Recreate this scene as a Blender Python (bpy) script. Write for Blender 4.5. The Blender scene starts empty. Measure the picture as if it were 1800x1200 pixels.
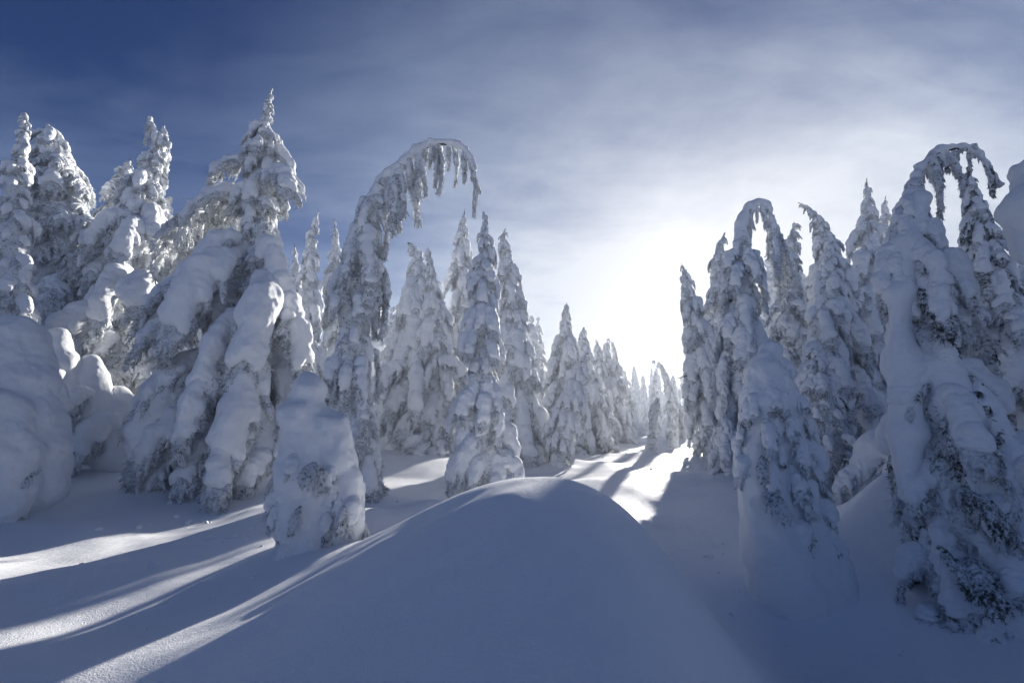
import bpy, math, random
import numpy as np
from mathutils import Vector, Matrix, Euler

R = math.radians
scene = bpy.context.scene
COL = scene.collection

# ------------------------------------------------------------------ camera
CAM_Z = 1.9
PITCH = R(10.0)
FPX = 800.0                       # focal length in pixels of the 1800 px wide photograph (16 mm)
cam_data = bpy.data.cameras.new('camera')
cam_data.sensor_width = 36.0
cam_data.lens = 16.0
cam_data.clip_start = 0.05
cam_data.clip_end = 6000.0
cam = bpy.data.objects.new('camera', cam_data)
cam.location = (0, 0, CAM_Z)
cam.rotation_euler = (R(90) + PITCH, 0, 0)
COL.objects.link(cam)
scene.camera = cam

# ------------------------------------------------------------------ sun and sky
SUN_EL = R(14.0)
SUN_AZ = R(24.9)                  # to the right of straight ahead (+Y)
sun_dir = Vector((math.sin(SUN_AZ) * math.cos(SUN_EL), math.cos(SUN_AZ) * math.cos(SUN_EL), math.sin(SUN_EL)))
sd = bpy.data.lights.new('sun', 'SUN')
sd.energy = 2.5
sd.angle = R(0.9)
sd.color = (1.0, 0.95, 0.88)
so = bpy.data.objects.new('sun', sd)
so.rotation_euler = (-sun_dir).to_track_quat('-Z', 'Y').to_euler()
so.location = (20, 40, 30)
COL.objects.link(so)

world = bpy.data.worlds.new('World')
scene.world = world
world.use_nodes = True
NT = world.node_tree
NT.nodes.clear()


def nd(nt, typ, **kw):
    n = nt.nodes.new(typ)
    for k, v in kw.items():
        setattr(n, k, v)
    return n


def lk(nt, a, b):
    nt.links.new(a, b)


def mth(nt, op, a, b=None, c=None, clamp=False):
    n = nt.nodes.new('ShaderNodeMath')
    n.operation = op
    n.use_clamp = clamp
    for i, v in enumerate((a, b, c)):
        if v is None:
            continue
        if hasattr(v, 'is_linked'):
            nt.links.new(v, n.inputs[i])
        else:
            n.inputs[i].default_value = v
    return n.outputs[0]


def smooth(nt, v, a, b, c=0.0, d=1.0):
    n = nt.nodes.new('ShaderNodeMapRange')
    n.interpolation_type = 'SMOOTHSTEP'
    nt.links.new(v, n.inputs[0])
    for i, q in enumerate((a, b, c, d)):
        n.inputs[i + 1].default_value = q
    return n.outputs[0]


tc = nd(NT, 'ShaderNodeTexCoord')
sky = nd(NT, 'ShaderNodeTexSky', sky_type='NISHITA')
sky.sun_disc = False
sky.sun_elevation = SUN_EL
sky.sun_rotation = SUN_AZ
sky.altitude = 1800
sky.air_density = 1.0
sky.dust_density = 0.4
sky.ozone_density = 2.0
SKYTINT = (0.030, 0.080, 0.172, 1)
# angle from the sun
dotn = nd(NT, 'ShaderNodeVectorMath', operation='DOT_PRODUCT')
nrm = nd(NT, 'ShaderNodeVectorMath', operation='NORMALIZE')
lk(NT, tc.outputs['Generated'], nrm.inputs[0])
lk(NT, nrm.outputs[0], dotn.inputs[0])
dotn.inputs[1].default_value = sun_dir
cosa = dotn.outputs['Value']
# cirrus: noise on a flat layer far overhead
sep = nd(NT, 'ShaderNodeSeparateXYZ')
lk(NT, nrm.outputs[0], sep.inputs[0])
zz = mth(NT, 'ADD', mth(NT, 'ABSOLUTE', sep.outputs[2]), 0.28)
comb = nd(NT, 'ShaderNodeCombineXYZ')
lk(NT, mth(NT, 'DIVIDE', sep.outputs[0], zz), comb.inputs[0])
lk(NT, mth(NT, 'DIVIDE', sep.outputs[1], zz), comb.inputs[1])
mp = nd(NT, 'ShaderNodeMapping')
mp.inputs['Rotation'].default_value = (0, 0, R(-32))
mp.inputs['Scale'].default_value = (0.8, 1.5, 1)
mp.inputs['Location'].default_value = (3.1, 1.6, 0)
lk(NT, comb.outputs[0], mp.inputs[0])
n1 = nd(NT, 'ShaderNodeTexNoise')
n1.inputs['Scale'].default_value = 1.3
n1.inputs['Detail'].default_value = 7
n1.inputs['Roughness'].default_value = 0.62
n1.inputs['Distortion'].default_value = 0.35
lk(NT, mp.outputs[0], n1.inputs[0])
mp2 = nd(NT, 'ShaderNodeMapping')
mp2.inputs['Rotation'].default_value = (0, 0, R(-48))
mp2.inputs['Scale'].default_value = (1.3, 4.2, 1)
lk(NT, comb.outputs[0], mp2.inputs[0])
n2 = nd(NT, 'ShaderNodeTexNoise')
n2.inputs['Scale'].default_value = 1.7
n2.inputs['Detail'].default_value = 8
n2.inputs['Roughness'].default_value = 0.6
n2.inputs['Distortion'].default_value = 0.9
lk(NT, mp2.outputs[0], n2.inputs[0])
cirrus = mth(NT, 'ADD', mth(NT, 'SUBTRACT', n1.outputs[0], 0.50), mth(NT, 'MULTIPLY', mth(NT, 'SUBTRACT', n2.outputs[0], 0.50), 0.3))
# the veil thickens towards the sun
cpos = mth(NT, 'MAXIMUM', cosa, 0.0)
d0 = mth(NT, 'ADD', mth(NT, 'POWER', cpos, 4.5), 0.03)
tex = mth(NT, 'MULTIPLY', cirrus, mth(NT, 'ADD', 0.46, mth(NT, 'MULTIPLY', mth(NT, 'MULTIPLY', d0, mth(NT, 'SUBTRACT', 1.15, d0)), 3.4)))
low = smooth(NT, sep.outputs[2], 0.60, 0.0, 0.0, 0.38)
high = smooth(NT, sep.outputs[2], 0.42, 0.72, 1.0, 0.55)
dens = mth(NT, 'ADD', mth(NT, 'MULTIPLY', mth(NT, 'ADD', d0, tex), high), low, clamp=True)
skym = nd(NT, 'ShaderNodeMix', data_type='RGBA', blend_type='MULTIPLY')
skym.inputs[0].default_value = 1.0
lk(NT, sky.outputs[0], skym.inputs[6])
skym.inputs[7].default_value = SKYTINT
# cloud brightness: thin cloud scatters forward, so it brightens towards the sun
cb = mth(NT, 'ADD', 1.60, mth(NT, 'ADD', mth(NT, 'MULTIPLY', mth(NT, 'POWER', cpos, 6.0), 0.6),
         mth(NT, 'ADD', mth(NT, 'MULTIPLY', mth(NT, 'POWER', cpos, 16.0), 0.2), mth(NT, 'MULTIPLY', mth(NT, 'POWER', cpos, 75.0), 0.7))))
ctint = nd(NT, 'ShaderNodeMix', data_type='RGBA')
lk(NT, mth(NT, 'POWER', cpos, 5.0), ctint.inputs[0])
ctint.inputs[6].default_value = (0.68, 0.87, 1.17, 1)
ctint.inputs[7].default_value = (0.91, 0.93, 0.99, 1)
cc = nd(NT, 'ShaderNodeVectorMath', operation='SCALE')
lk(NT, ctint.outputs[2], cc.inputs[0])
lk(NT, cb, cc.inputs['Scale'])
mixc = nd(NT, 'ShaderNodeMix', data_type='RGBA')
lk(NT, dens, mixc.inputs[0])
lk(NT, skym.outputs[2], mixc.inputs[6])
lk(NT, cc.outputs[0], mixc.inputs[7])
bg = nd(NT, 'ShaderNodeBackground')
bg.inputs['Strength'].default_value = 0.10
lk(NT, mixc.outputs[2], bg.inputs['Color'])
wo = nd(NT, 'ShaderNodeOutputWorld')
lk(NT, bg.outputs[0], wo.inputs['Surface'])

vs = scene.view_settings
vs.view_transform = 'Standard'
vs.look = 'None'
vs.exposure = 1.95
vs.gamma = 1.0
vs.use_curve_mapping = False
scene.cycles.max_bounces = 18
scene.cycles.diffuse_bounces = 14
scene.cycles.glossy_bounces = 2
scene.cycles.volume_bounces = 0
scene.cycles.use_denoising = True


# ------------------------------------------------------------------ helpers
def P(px, py, D):
    """point seen at pixel px,py of the photograph, D metres ahead of the camera"""
    u = (px - 900.0) / FPX
    v = (600.0 - py) / FPX
    yc = math.cos(PITCH) - v * math.sin(PITCH)
    zc = math.sin(PITCH) + v * math.cos(PITCH)
    return np.array([u / yc * D, D, CAM_Z + zc / yc * D])


def mpp(py, D):
    """metres per photograph pixel at that place"""
    v = (600.0 - py) / FPX
    return D / (math.cos(PITCH) - v * math.sin(PITCH)) / FPX


def tag(o, label=None, cat=None, group=None, kind=None):
    if label:
        o['label'] = label
    if cat:
        o['category'] = cat
    if group:
        o['group'] = group
    if kind:
        o['kind'] = kind
    return o


def empty(name, loc):
    o = bpy.data.objects.new(name, None)
    o.location = loc
    o.empty_display_size = 0.2
    COL.objects.link(o)
    return o


def link(name, me, parent=None):
    o = bpy.data.objects.new(name, me)
    COL.objects.link(o)
    if parent is not None:
        o.parent = parent
    return o


def mk_mesh(name, V, quads=None, tris=None, mat=None, smooth_shade=True):
    me = bpy.data.meshes.new(name)
    V = np.asarray(V, np.float32)
    me.vertices.add(len(V))
    me.vertices.foreach_set('co', V.ravel())
    nq = 0 if quads is None else len(quads)
    ntr = 0 if tris is None else len(tris)
    idx = []
    if nq:
        idx.append(np.asarray(quads, np.int32).ravel())
    if ntr:
        idx.append(np.asarray(tris, np.int32).ravel())
    idx = np.concatenate(idx)
    me.loops.add(len(idx))
    me.loops.foreach_set('vertex_index', idx)
    me.polygons.add(nq + ntr)
    st = np.concatenate([np.arange(nq) * 4, nq * 4 + np.arange(ntr) * 3]).astype(np.int32)
    me.polygons.foreach_set('loop_start', st)
    me.update(calc_edges=True)
    me.polygons.foreach_set('use_smooth', np.full(nq + ntr, smooth_shade, bool))
    if mat:
        me.materials.append(mat)
    me.update()
    return me


def hash3(i, j, k, seed):
    n = (i.astype(np.int64) * 73856093) ^ (j.astype(np.int64) * 19349663) ^ (k.astype(np.int64) * 83492791) ^ (seed * 2654435761)
    n = (n ^ (n >> 13)) * 1274126177
    n = (n ^ (n >> 16)) & 0xFFFF
    return n.astype(np.float32) / 32767.5 - 1.0


def vnoise(X, Y, Z, seed=0):
    i = np.floor(X); j = np.floor(Y); k = np.floor(Z)
    fx = X - i; fy = Y - j; fz = Z - k
    fx = fx * fx * (3 - 2 * fx); fy = fy * fy * (3 - 2 * fy); fz = fz * fz * (3 - 2 * fz)
    i = i.astype(np.int64); j = j.astype(np.int64); k = k.astype(np.int64)
    def h(a, b, c):
        return hash3(i + a, j + b, k + c, seed)
    x00 = h(0, 0, 0) * (1 - fx) + h(1, 0, 0) * fx
    x10 = h(0, 1, 0) * (1 - fx) + h(1, 1, 0) * fx
    x01 = h(0, 0, 1) * (1 - fx) + h(1, 0, 1) * fx
    x11 = h(0, 1, 1) * (1 - fx) + h(1, 1, 1) * fx
    return (x00 * (1 - fy) + x10 * fy) * (1 - fz) + (x01 * (1 - fy) + x11 * fy) * fz


def surface_nets(F, org, h):
    s = F < 0
    n = np.array(F.shape) - 1
    cnt = np.zeros(n, np.int8)
    for a in (0, 1):
        for b in (0, 1):
            for c in (0, 1):
                cnt += s[a:a + n[0], b:b + n[1], c:c + n[2]]
    act = (cnt > 0) & (cnt < 8)
    cells = np.argwhere(act)
    idx = np.full(n, -1, np.int32)
    idx[act] = np.arange(len(cells))
    acc = np.zeros((len(cells), 3)); num = np.zeros(len(cells))
    corners = [(a, b, c) for a in (0, 1) for b in (0, 1) for c in (0, 1)]
    for p in corners:
        for ax in range(3):
            if p[ax]:
                continue
            q = list(p); q[ax] = 1
            fa = F[cells[:, 0] + p[0], cells[:, 1] + p[1], cells[:, 2] + p[2]]
            fb = F[cells[:, 0] + q[0], cells[:, 1] + q[1], cells[:, 2] + q[2]]
            m = (fa < 0) != (fb < 0)
            t = np.where(m, fa / np.where(m, fa - fb, 1), 0)
            pos = np.array(p, float)[None, :] + t[:, None] * (np.array(q) - np.array(p))[None, :]
            acc[m] += pos[m]; num[m] += 1
    V = (cells + acc / num[:, None]) * h + org
    Q = []
    for ax in range(3):
        b, c = (ax + 1) % 3, (ax + 2) % 3
        sl0 = [slice(None)] * 3; sl1 = [slice(None)] * 3
        sl0[ax] = slice(0, -1); sl1[ax] = slice(1, None)
        for q in (b, c):
            sl0[q] = slice(1, -1); sl1[q] = slice(1, -1)
        s0 = s[tuple(sl0)]; s1 = s[tuple(sl1)]
        for flip in (False, True):
            e = np.argwhere((s0 & ~s1) if not flip else (~s0 & s1))
            if not len(e):
                continue
            e = e.copy(); e[:, b] += 1; e[:, c] += 1
            def cell(db, dc):
                g = e.copy(); g[:, b] += db; g[:, c] += dc
                return idx[g[:, 0], g[:, 1], g[:, 2]]
            quad = np.stack([cell(-1, -1), cell(0, -1), cell(0, 0), cell(-1, 0)], 1)
            if flip:
                quad = quad[:, ::-1]
            Q.append(quad)
    return V.astype(np.float32), np.concatenate(Q)


def sdf_mesh(prims, h, k, noise=(), seed=0, maxcells=1.6e6):
    """prims: (p0, r0, p1, r1) tapered capsules blended smoothly; noise: (frequency, amplitude)"""
    P0 = np.array([p[0] for p in prims], float); P1 = np.array([p[2] for p in prims], float)
    r0 = np.array([p[1] for p in prims], float); r1 = np.array([p[3] for p in prims], float)
    rm = np.maximum(r0, r1)
    pad = k + 3 * h + sum(a for _, a in noise) * 1.2
    lo = np.minimum((P0 - rm[:, None]).min(0), (P1 - rm[:, None]).min(0)) - pad
    hi = np.maximum((P0 + rm[:, None]).max(0), (P1 + rm[:, None]).max(0)) + pad
    dims = np.ceil((hi - lo) / h).astype(int) + 1
    while np.prod(dims.astype(float)) > maxcells:
        h *= 1.12
        dims = np.ceil((hi - lo) / h).astype(int) + 1
    F = np.full(dims, 0.6, np.float32)
    ax = [lo[i] + np.arange(dims[i]) * h for i in range(3)]
    for a, ra, b, rb in zip(P0, r0, P1, r1):
        m = max(ra, rb) + pad
        l = np.clip(np.floor((np.minimum(a, b) - m - lo) / h).astype(int), 0, dims - 1)
        u = np.clip(np.ceil((np.maximum(a, b) + m - lo) / h).astype(int) + 1, 1, dims)
        X = ax[0][l[0]:u[0], None, None] - a[0]
        Y = ax[1][None, l[1]:u[1], None] - a[1]
        Z = ax[2][None, None, l[2]:u[2]] - a[2]
        ab = b - a
        L2 = float(ab @ ab)
        if L2 < 1e-10:
            d = np.sqrt(X * X + Y * Y + Z * Z) - ra
        else:
            t = np.clip((X * ab[0] + Y * ab[1] + Z * ab[2]) / L2, 0, 1)
            d = np.sqrt((X - t * ab[0]) ** 2 + (Y - t * ab[1]) ** 2 + (Z - t * ab[2]) ** 2) - (ra + t * (rb - ra))
        S = F[l[0]:u[0], l[1]:u[1], l[2]:u[2]]
        q = np.clip(0.5 + 0.5 * (S - d) / k, 0, 1)
        F[l[0]:u[0], l[1]:u[1], l[2]:u[2]] = S * (1 - q) + d * q - k * q * (1 - q)
    near = np.abs(F) < (sum(a for _, a in noise) + 3 * h)
    if noise and near.any():
        I = np.argwhere(near)
        X = lo[0] + I[:, 0] * h; Y = lo[1] + I[:, 1] * h; Z = lo[2] + I[:, 2] * h
        dn = np.zeros(len(I))
        for q, (f, a) in enumerate(noise):
            dn += a * vnoise(X * f + 31.7, Y * f + 11.3, Z * f + 5.1, seed + q)
        F[near] += dn.astype(np.float32)
    F[0] = F[-1] = 0.6; F[:, 0] = F[:, -1] = 0.6; F[:, :, 0] = F[:, :, -1] = 0.6
    return surface_nets(F, lo, h)


def chain(pts, rad):
    return [(pts[i], rad[i], pts[i + 1], rad[i + 1]) for i in range(len(pts) - 1)]


# ------------------------------------------------------------------ materials
def mat_base(name):
    m = bpy.data.materials.new(name)
    m.use_nodes = True
    nt = m.node_tree
    return m, nt, nt.nodes['Principled BSDF']


def noise_node(nt, coord, scale, detail=3, rough=0.55):
    n = nd(nt, 'ShaderNodeTexNoise')
    n.inputs['Scale'].default_value = scale
    n.inputs['Detail'].default_value = detail
    n.inputs['Roughness'].default_value = rough
    lk(nt, coord, n.inputs[0])
    return n.outputs[0]


def snow_material(name, scale, strength, dist, col=(0.93, 0.94, 0.955), sparkle=False, grain=0.35):
    m, nt, b = mat_base(name)
    t = nd(nt, 'ShaderNodeTexCoord')
    geo = nd(nt, 'ShaderNodeNewGeometry')
    co = geo.outputs['Position']
    b.inputs['Roughness'].default_value = 0.62
    b.inputs['Specular IOR Level'].default_value = 0.08
    a = noise_node(nt, co, scale, 4, 0.6)
    c = noise_node(nt, co, scale * 7.0, 3, 0.7)
    hgt = mth(nt, 'ADD', a, mth(nt, 'MULTIPLY', c, grain))
    bu = nd(nt, 'ShaderNodeBump')
    bu.inputs['Strength'].default_value = strength
    bu.inputs['Distance'].default_value = dist
    lk(nt, hgt, bu.inputs['Height'])
    lk(nt, bu.outputs[0], b.inputs['Normal'])
    cr = nd(nt, 'ShaderNodeMix', data_type='RGBA')
    lk(nt, noise_node(nt, co, scale * 0.35, 3), cr.inputs[0])
    cr.inputs[6].default_value = (col[0] * 0.96, col[1] * 0.97, col[2] * 0.98, 1)
    cr.inputs[7].default_value = (*col, 1)
    lk(nt, cr.outputs[2], b.inputs['Base Color'])
    if sparkle:
        v = nd(nt, 'ShaderNodeTexVoronoi')
        v.inputs['Scale'].default_value = 70.0
        lk(nt, co, v.inputs['Vector'])
        g = smooth(nt, nd_sep(nt, v.outputs['Color']), 0.965, 0.995)
        lk(nt, mth(nt, 'SUBTRACT', 0.62, mth(nt, 'MULTIPLY', g, 0.32)), b.inputs['Roughness'])
        lk(nt, mth(nt, 'ADD', 0.08, mth(nt, 'MULTIPLY', g, 0.25)), b.inputs['Specular IOR Level'])
    return m


def nd_sep(nt, col):
    s = nd(nt, 'ShaderNodeSeparateColor')
    lk(nt, col, s.inputs[0])
    return s.outputs[0]


M_SNOW = snow_material('fallen_snow', 9.0, 0.4, 0.035, sparkle=True, grain=0.9)
M_CAP = snow_material('tree_snow', 14.0, 0.6, 0.035, grain=0.8)


def foliage_material(name, frost_lo, frost_hi, scale):
    m, nt, b = mat_base(name)
    t = nd(nt, 'ShaderNodeTexCoord')
    co = t.outputs['Object']
    geo = nd(nt, 'ShaderNodeNewGeometry')
    a = noise_node(nt, geo.outputs['Position'], scale, 4, 0.75)
    c = noise_node(nt, geo.outputs['Position'], scale * 0.22, 2, 0.5)
    f = smooth(nt, mth(nt, 'ADD', mth(nt, 'MULTIPLY', a, 0.7), mth(nt, 'MULTIPLY', c, 0.3)), frost_lo, frost_hi)
    mx = nd(nt, 'ShaderNodeMix', data_type='RGBA')
    lk(nt, f, mx.inputs[0])
    mx.inputs[6].default_value = (0.055, 0.064, 0.058, 1)
    mx.inputs[7].default_value = (0.80, 0.825, 0.85, 1)
    lk(nt, mx.outputs[2], b.inputs['Base Color'])
    b.inputs['Roughness'].default_value = 0.85
    b.inputs['Specular IOR Level'].default_value = 0.1
    bu = nd(nt, 'ShaderNodeBump')
    bu.inputs['Strength'].default_value = 0.9
    bu.inputs['Distance'].default_value = 0.04
    lk(nt, a, bu.inputs['Height'])
    lk(nt, bu.outputs[0], b.inputs['Normal'])
    return m


M_RIME = foliage_material('rimed_needles', 0.33, 0.53, 24.0)
M_DARK = foliage_material('dark_needles', 0.40, 0.60, 22.0)


def bark_material():
    m, nt, b = mat_base('bark')
    geo = nd(nt, 'ShaderNodeNewGeometry')
    a = noise_node(nt, geo.outputs['Position'], 12.0, 4)
    mx = nd(nt, 'ShaderNodeMix', data_type='RGBA')
    lk(nt, a, mx.inputs[0])
    mx.inputs[6].default_value = (0.025, 0.022, 0.020, 1)
    mx.inputs[7].default_value = (0.075, 0.065, 0.058, 1)
    lk(nt, mx.outputs[2], b.inputs['Base Color'])
    b.inputs['Roughness'].default_value = 0.9
    return m


M_BARK = bark_material()


# ------------------------------------------------------------------ ground
def sst(x, a, b):
    t = np.clip((x - a) / (b - a), 0, 1)
    return t * t * (3 - 2 * t)


BUMPS = []            # (x, y, radius, height): snow drifted up round the trees


def ground_h(x, y, bumps=True):
    x = np.asarray(x, float); y = np.asarray(y, float)
    z = np.zeros(np.broadcast(x, y).shape)
    # gentle rise behind, more on the left
    left = sst(-x, -2, 9)
    z = z + sst(y, 8, 24) * (0.35 + 0.75 * left)
    # hollow on the right
    z = z - 1.12 * np.exp(-((x - 3.5) / 1.6) ** 2 - ((y - 4.6) / 3.0) ** 2)
    # the big drift in front of the camera
    dx = x - (0.25 + 0.03 * (y - 5))
    sx = np.where(dx < 0, 2.25, 1.74 - 0.52 * np.clip((5.2 - y) / 2.2, 0, 1))
    pw = np.where(dx < 0, 1.9, 2.9)
    dy = y - 5.0
    sy = np.where(dy < 0, 2.6, 2.0)
    A = 1.36 * np.exp(-np.abs(dx / sx) ** pw - np.abs(dy / sy) ** 2.2)
    z = z + A
    # drift behind on the right (between the hunched tree and the bent one)
    z = z + 1.15 * np.exp(-((x - 6.7) / 1.5) ** 2 - (np.abs(y - 8.0 - .25 * (x - 6.7)) / 0.75) ** 1.5)
    z = z - 0.25 * np.exp(-((x - 5.0) / 0.9) ** 2 - ((y - 6.2) / 0.9) ** 2)
    # wind crust
    z = z + 0.020 * vnoise(x * 1.9 + y * 1.2 + 4, y * 5.0 - x * 2.6, np.zeros_like(z), 16) * np.exp(-((x - 0.2) / 2.2) ** 2 - ((y - 4.0) / 1.5) ** 2)
    z = z + 0.034 * vnoise(x * 0.9 + y * 0.8, y * 2.6 - x * 1.7, np.zeros_like(z), 15) * np.exp(-((x + 0.8) / 1.8) ** 2 - ((y - 3.9) / 1.2) ** 2)
    # snow banked round the hunched tree in the hollow
    z = z + 0.20 * np.exp(-((x - 4.1) / 1.1) ** 2 - ((y - 7.2) / 0.9) ** 2)
    # little hummocks left of the drift
    z = z + 0.34 * np.exp(-((x + 1.6) / 0.9) ** 2 - ((y - 9.3) / 0.8) ** 2)
    z = z + 0.22 * np.exp(-((x + 2.6) / 0.7) ** 2 - ((y - 8.4) / 0.6) ** 2)
    # rolling
    w = np.exp(-((x) / 3.0) ** 2 - ((y - 4.5) / 3.0) ** 2)
    amp = 1.0 - 0.85 * w
    Z0 = np.zeros_like(z)
    z = z + amp * (0.20 * vnoise(x * 0.30 + 3.1, y * 0.30 + 8.7, Z0, 5) + 0.10 * vnoise(x * 0.8 + 1.2, y * 0.8, Z0, 6))
    z = z + (0.3 + 0.7 * amp) * 0.018 * vnoise(x * 2.4, y * 2.4, Z0, 7) + 0.4 * sst(np.hypot(x, y), 40, 120) * vnoise(x * 0.03, y * 0.03, Z0, 8)
    if bumps:
        for bx, by, br, bh in BUMPS:
            d2 = ((x - bx) ** 2 + (y - by) ** 2) / (br * br)
            z = z + bh * np.exp(-d2)
    return z


def gz(x, y):
    return float(ground_h(np.array([x]), np.array([y]), True)[0])


# ------------------------------------------------------------------ boughs (prototypes)
def spine_curve(rng, th0, th1, n=14, wander=0.25, bend=1.0):
    t = np.linspace(0, 1, n)
    th = np.radians(th0 + (th1 - th0) * t ** bend)
    wob = np.cumsum(rng.normal(0, wander / n, n))
    st = 1.0 / (n - 1)
    d = np.stack([np.cos(th) * np.cos(wob), np.cos(th) * np.sin(wob), np.sin(th)], 1)
    pts = np.vstack([[0, 0, 0], np.cumsum(d[:-1] * st, 0)])
    return pts, d


def blades(pos, dirs, rng, length, width):
    """two crossed thin triangles per blade"""
    n = len(pos)
    V = []; 
    dirs = dirs / np.linalg.norm(dirs, axis=1)[:, None]
    rnd = rng.normal(size=(n, 3))
    s1 = np.cross(dirs, rnd); s1 /= np.linalg.norm(s1, axis=1)[:, None] + 1e-9
    s2 = np.cross(dirs, s1)
    L = (length * rng.uniform(0.6, 1.3, n))[:, None]
    tip = pos + dirs * L
    mid = pos + dirs * L * 0.35
    out = np.empty((n, 6, 3))
    out[:, 0] = pos - s1 * width; out[:, 1] = mid + s1 * width; out[:, 2] = tip
    out[:, 3] = pos - s2 * width; out[:, 4] = mid + s2 * width; out[:, 5] = tip
    return out.reshape(-1, 3), np.arange(n * 6).reshape(-1, 3)


PROTO = {}


def build_bough(kind, seed):
    rng = np.random.default_rng(seed)
    fol = []; snow = []; bp = []; bd = []
    down = np.array([0, 0, -1.0])
    if kind == 'fan':
        th0, th1, R0, side, nf, bend = rng.uniform(-5, 12), rng.uniform(-84, -74), rng.uniform(.085, .11), .36, 4, .8
    elif kind == 'steep':
        th0, th1, R0, side, nf, bend = rng.uniform(-38, -25), rng.uniform(-90, -82), rng.uniform(.095, .125), .24, 4, .6
    elif kind == 'lump':
        th0, th1, R0, side, nf, bend = rng.uniform(-15, 5), -88, rng.uniform(.12, .165), .29, 4, .7
    elif kind == 'frost':
        th0, th1, R0, side, nf, bend = rng.uniform(-15, 10), rng.uniform(-80, -60), rng.uniform(.030, .045), .40, 5, .8
    else:  # tassel
        th0, th1, R0, side, nf, bend = -62, -92, rng.uniform(.028, .04), .13, 3, .4
    pts, tan = spine_curve(rng, th0, th1, 14, 0.5, bend)
    n = len(pts)
    tt = np.linspace(0, 1, n)
    latv = np.array([0, 1.0, 0])
    # woody / needle mass along the spine
    fol += chain(pts + down * 0.02, 0.045 * (1.15 - tt * 0.75) if kind != 'tassel' else 0.032 * (1.15 - tt))
    # snow on the spine
    prof = np.clip(np.sin(np.pi * np.clip(tt * 0.93 + 0.12, 0, 1)) ** 0.7, 0.12, 1)
    rr = R0 * prof * (1 + rng.uniform(-.22, .22, n))
    cut = {'fan': 12, 'steep': 12, 'lump': 11, 'frost': 10, 'tassel': 9}[kind]
    nrm_up = np.stack([-tan[:, 2], np.zeros(n), tan[:, 0]], 1)
    off = nrm_up * (rr * 0.55)[:, None] + np.array([0, 0, 1.0]) * (rr * 0.25)[:, None]
    snow += chain((pts + off)[:cut], rr[:cut])
    if kind == 'lump':   # wide pillow
        for q in range(4):
            i = rng.integers(3, 9)
            p = pts[i] + off[i] * .8 + np.array([0, rng.uniform(-.13, .13), rng.uniform(-.06, .0)])
            snow.append((p, R0 * .62, p + tan[i] * .22, R0 * .45))
    ids = np.linspace(1, n - 1, {'fan': 11, 'steep': 11, 'lump': 9, 'frost': 13, 'tassel': 9}[kind])
    for t_i in ids:
        i = min(int(t_i), n - 2); f = t_i - i
        base = pts[i] * (1 - f) + pts[i + 1] * f
        T = tan[i]
        tq = t_i / (n - 1)
        for sgn in (-1, 1):
            ln = side * (0.35 + 0.65 * math.sin(math.pi * min(1, 0.25 + 0.72 * tq))) * rng.uniform(.6, 1.2)
            if kind in ('lump',):
                ln *= 1.0
            d0 = latv * sgn * rng.uniform(.7, 1.0) + T * rng.uniform(.35, .8)
            d0 /= np.linalg.norm(d0)
            m = 5
            q = [base]
            for j in range(m):
                g = (j / m)
                d = d0 * (1 - g * .75) + down * (g * .95) + rng.normal(0, .08, 3)
                d /= np.linalg.norm(d)
                q.append(q[-1] + d * ln / m)
            q = np.array(q)
            fol += chain(q + down * .012, np.linspace(.034, .016, m + 1))
            if rng.random() < (.9 if kind != 'frost' else .6) and tq < .88:
                r_ = np.linspace(R0 * .68, R0 * .30, m + 1) * rng.uniform(.7, 1.2)
                cutm = rng.integers(2, m + 1)
                snow += chain((q + np.array([0, 0, 1.0]) * r_[:, None] * .55 + nrm_up[i] * r_[:, None] * .35)[:cutm + 1], r_[:cutm + 1])
            # hanging fingers
            for w in range(nf + rng.integers(0, 2)):
                j = rng.uniform(1, m)
                jj = int(min(j, m - 1)); fj = j - jj
                p = q[jj] * (1 - fj) + q[jj + 1] * fj
                d = down + T * .25 + latv * sgn * .2 + rng.normal(0, .22, 3)
                d /= np.linalg.norm(d)
                fl = rng.uniform(.07, .20)
                e = p + d * fl
                fol += [(p, .024, p + d * fl * .6, .022), (p + d * fl * .6, .022, e, .010)]
                nbl = 10
                tq2 = rng.uniform(.1, 1.0, nbl)[:, None]
                bp.append(p + d * fl * tq2)
                bd.append(d[None, :] * 0.9 + rng.normal(0, .55, (nbl, 3)))
            nbl = 7
            jj = rng.integers(1, m + 1, nbl)
            bp.append(q[jj] + rng.normal(0, .008, (nbl, 3)))
            bd.append(down[None, :] * .6 + d0[None, :] * .5 + rng.normal(0, .45, (nbl, 3)))
    # tip
    nbl = 30
    jj = rng.integers(n - 4, n, nbl)
    bp.append(pts[jj] + rng.normal(0, .015, (nbl, 3))); bd.append(tan[jj] + rng.normal(0, .5, (nbl, 3)))
    V, Q = sdf_mesh(fol, 0.0125, 0.016, [(16, .010), (45, .009)], seed)
    bV, bT = blades(np.concatenate(bp), np.concatenate(bd), rng, .075, .0078)
    mf = mk_mesh('bough_' + kind, np.concatenate([V, bV]), Q, bT + len(V), M_RIME)
    V2, Q2 = sdf_mesh(snow, 0.0145, 0.05 if kind != 'lump' else .07, [(4, .022), (11, .014), (30, .009)], seed + 5)
    ms = mk_mesh('snow_' + kind, V2, Q2, None, M_CAP)
    ex = float(np.percentile(V2[:, 0], 97))
    allz = np.concatenate([V[:, 2], V2[:, 2]])
    return dict(fol=mf, snow=ms, ex=max(ex, float(np.percentile(V[:, 0], 97))), drop=float(-np.percentile(allz, 3)))


NVAR = {'fan': 5, 'steep': 5, 'lump': 4, 'frost': 4, 'tassel': 4}
for kd, nv in NVAR.items():
    PROTO[kd] = [build_bough(kd, 100 * len(kd) + 17 * v + ord(kd[0])) for v in range(nv)]


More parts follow.
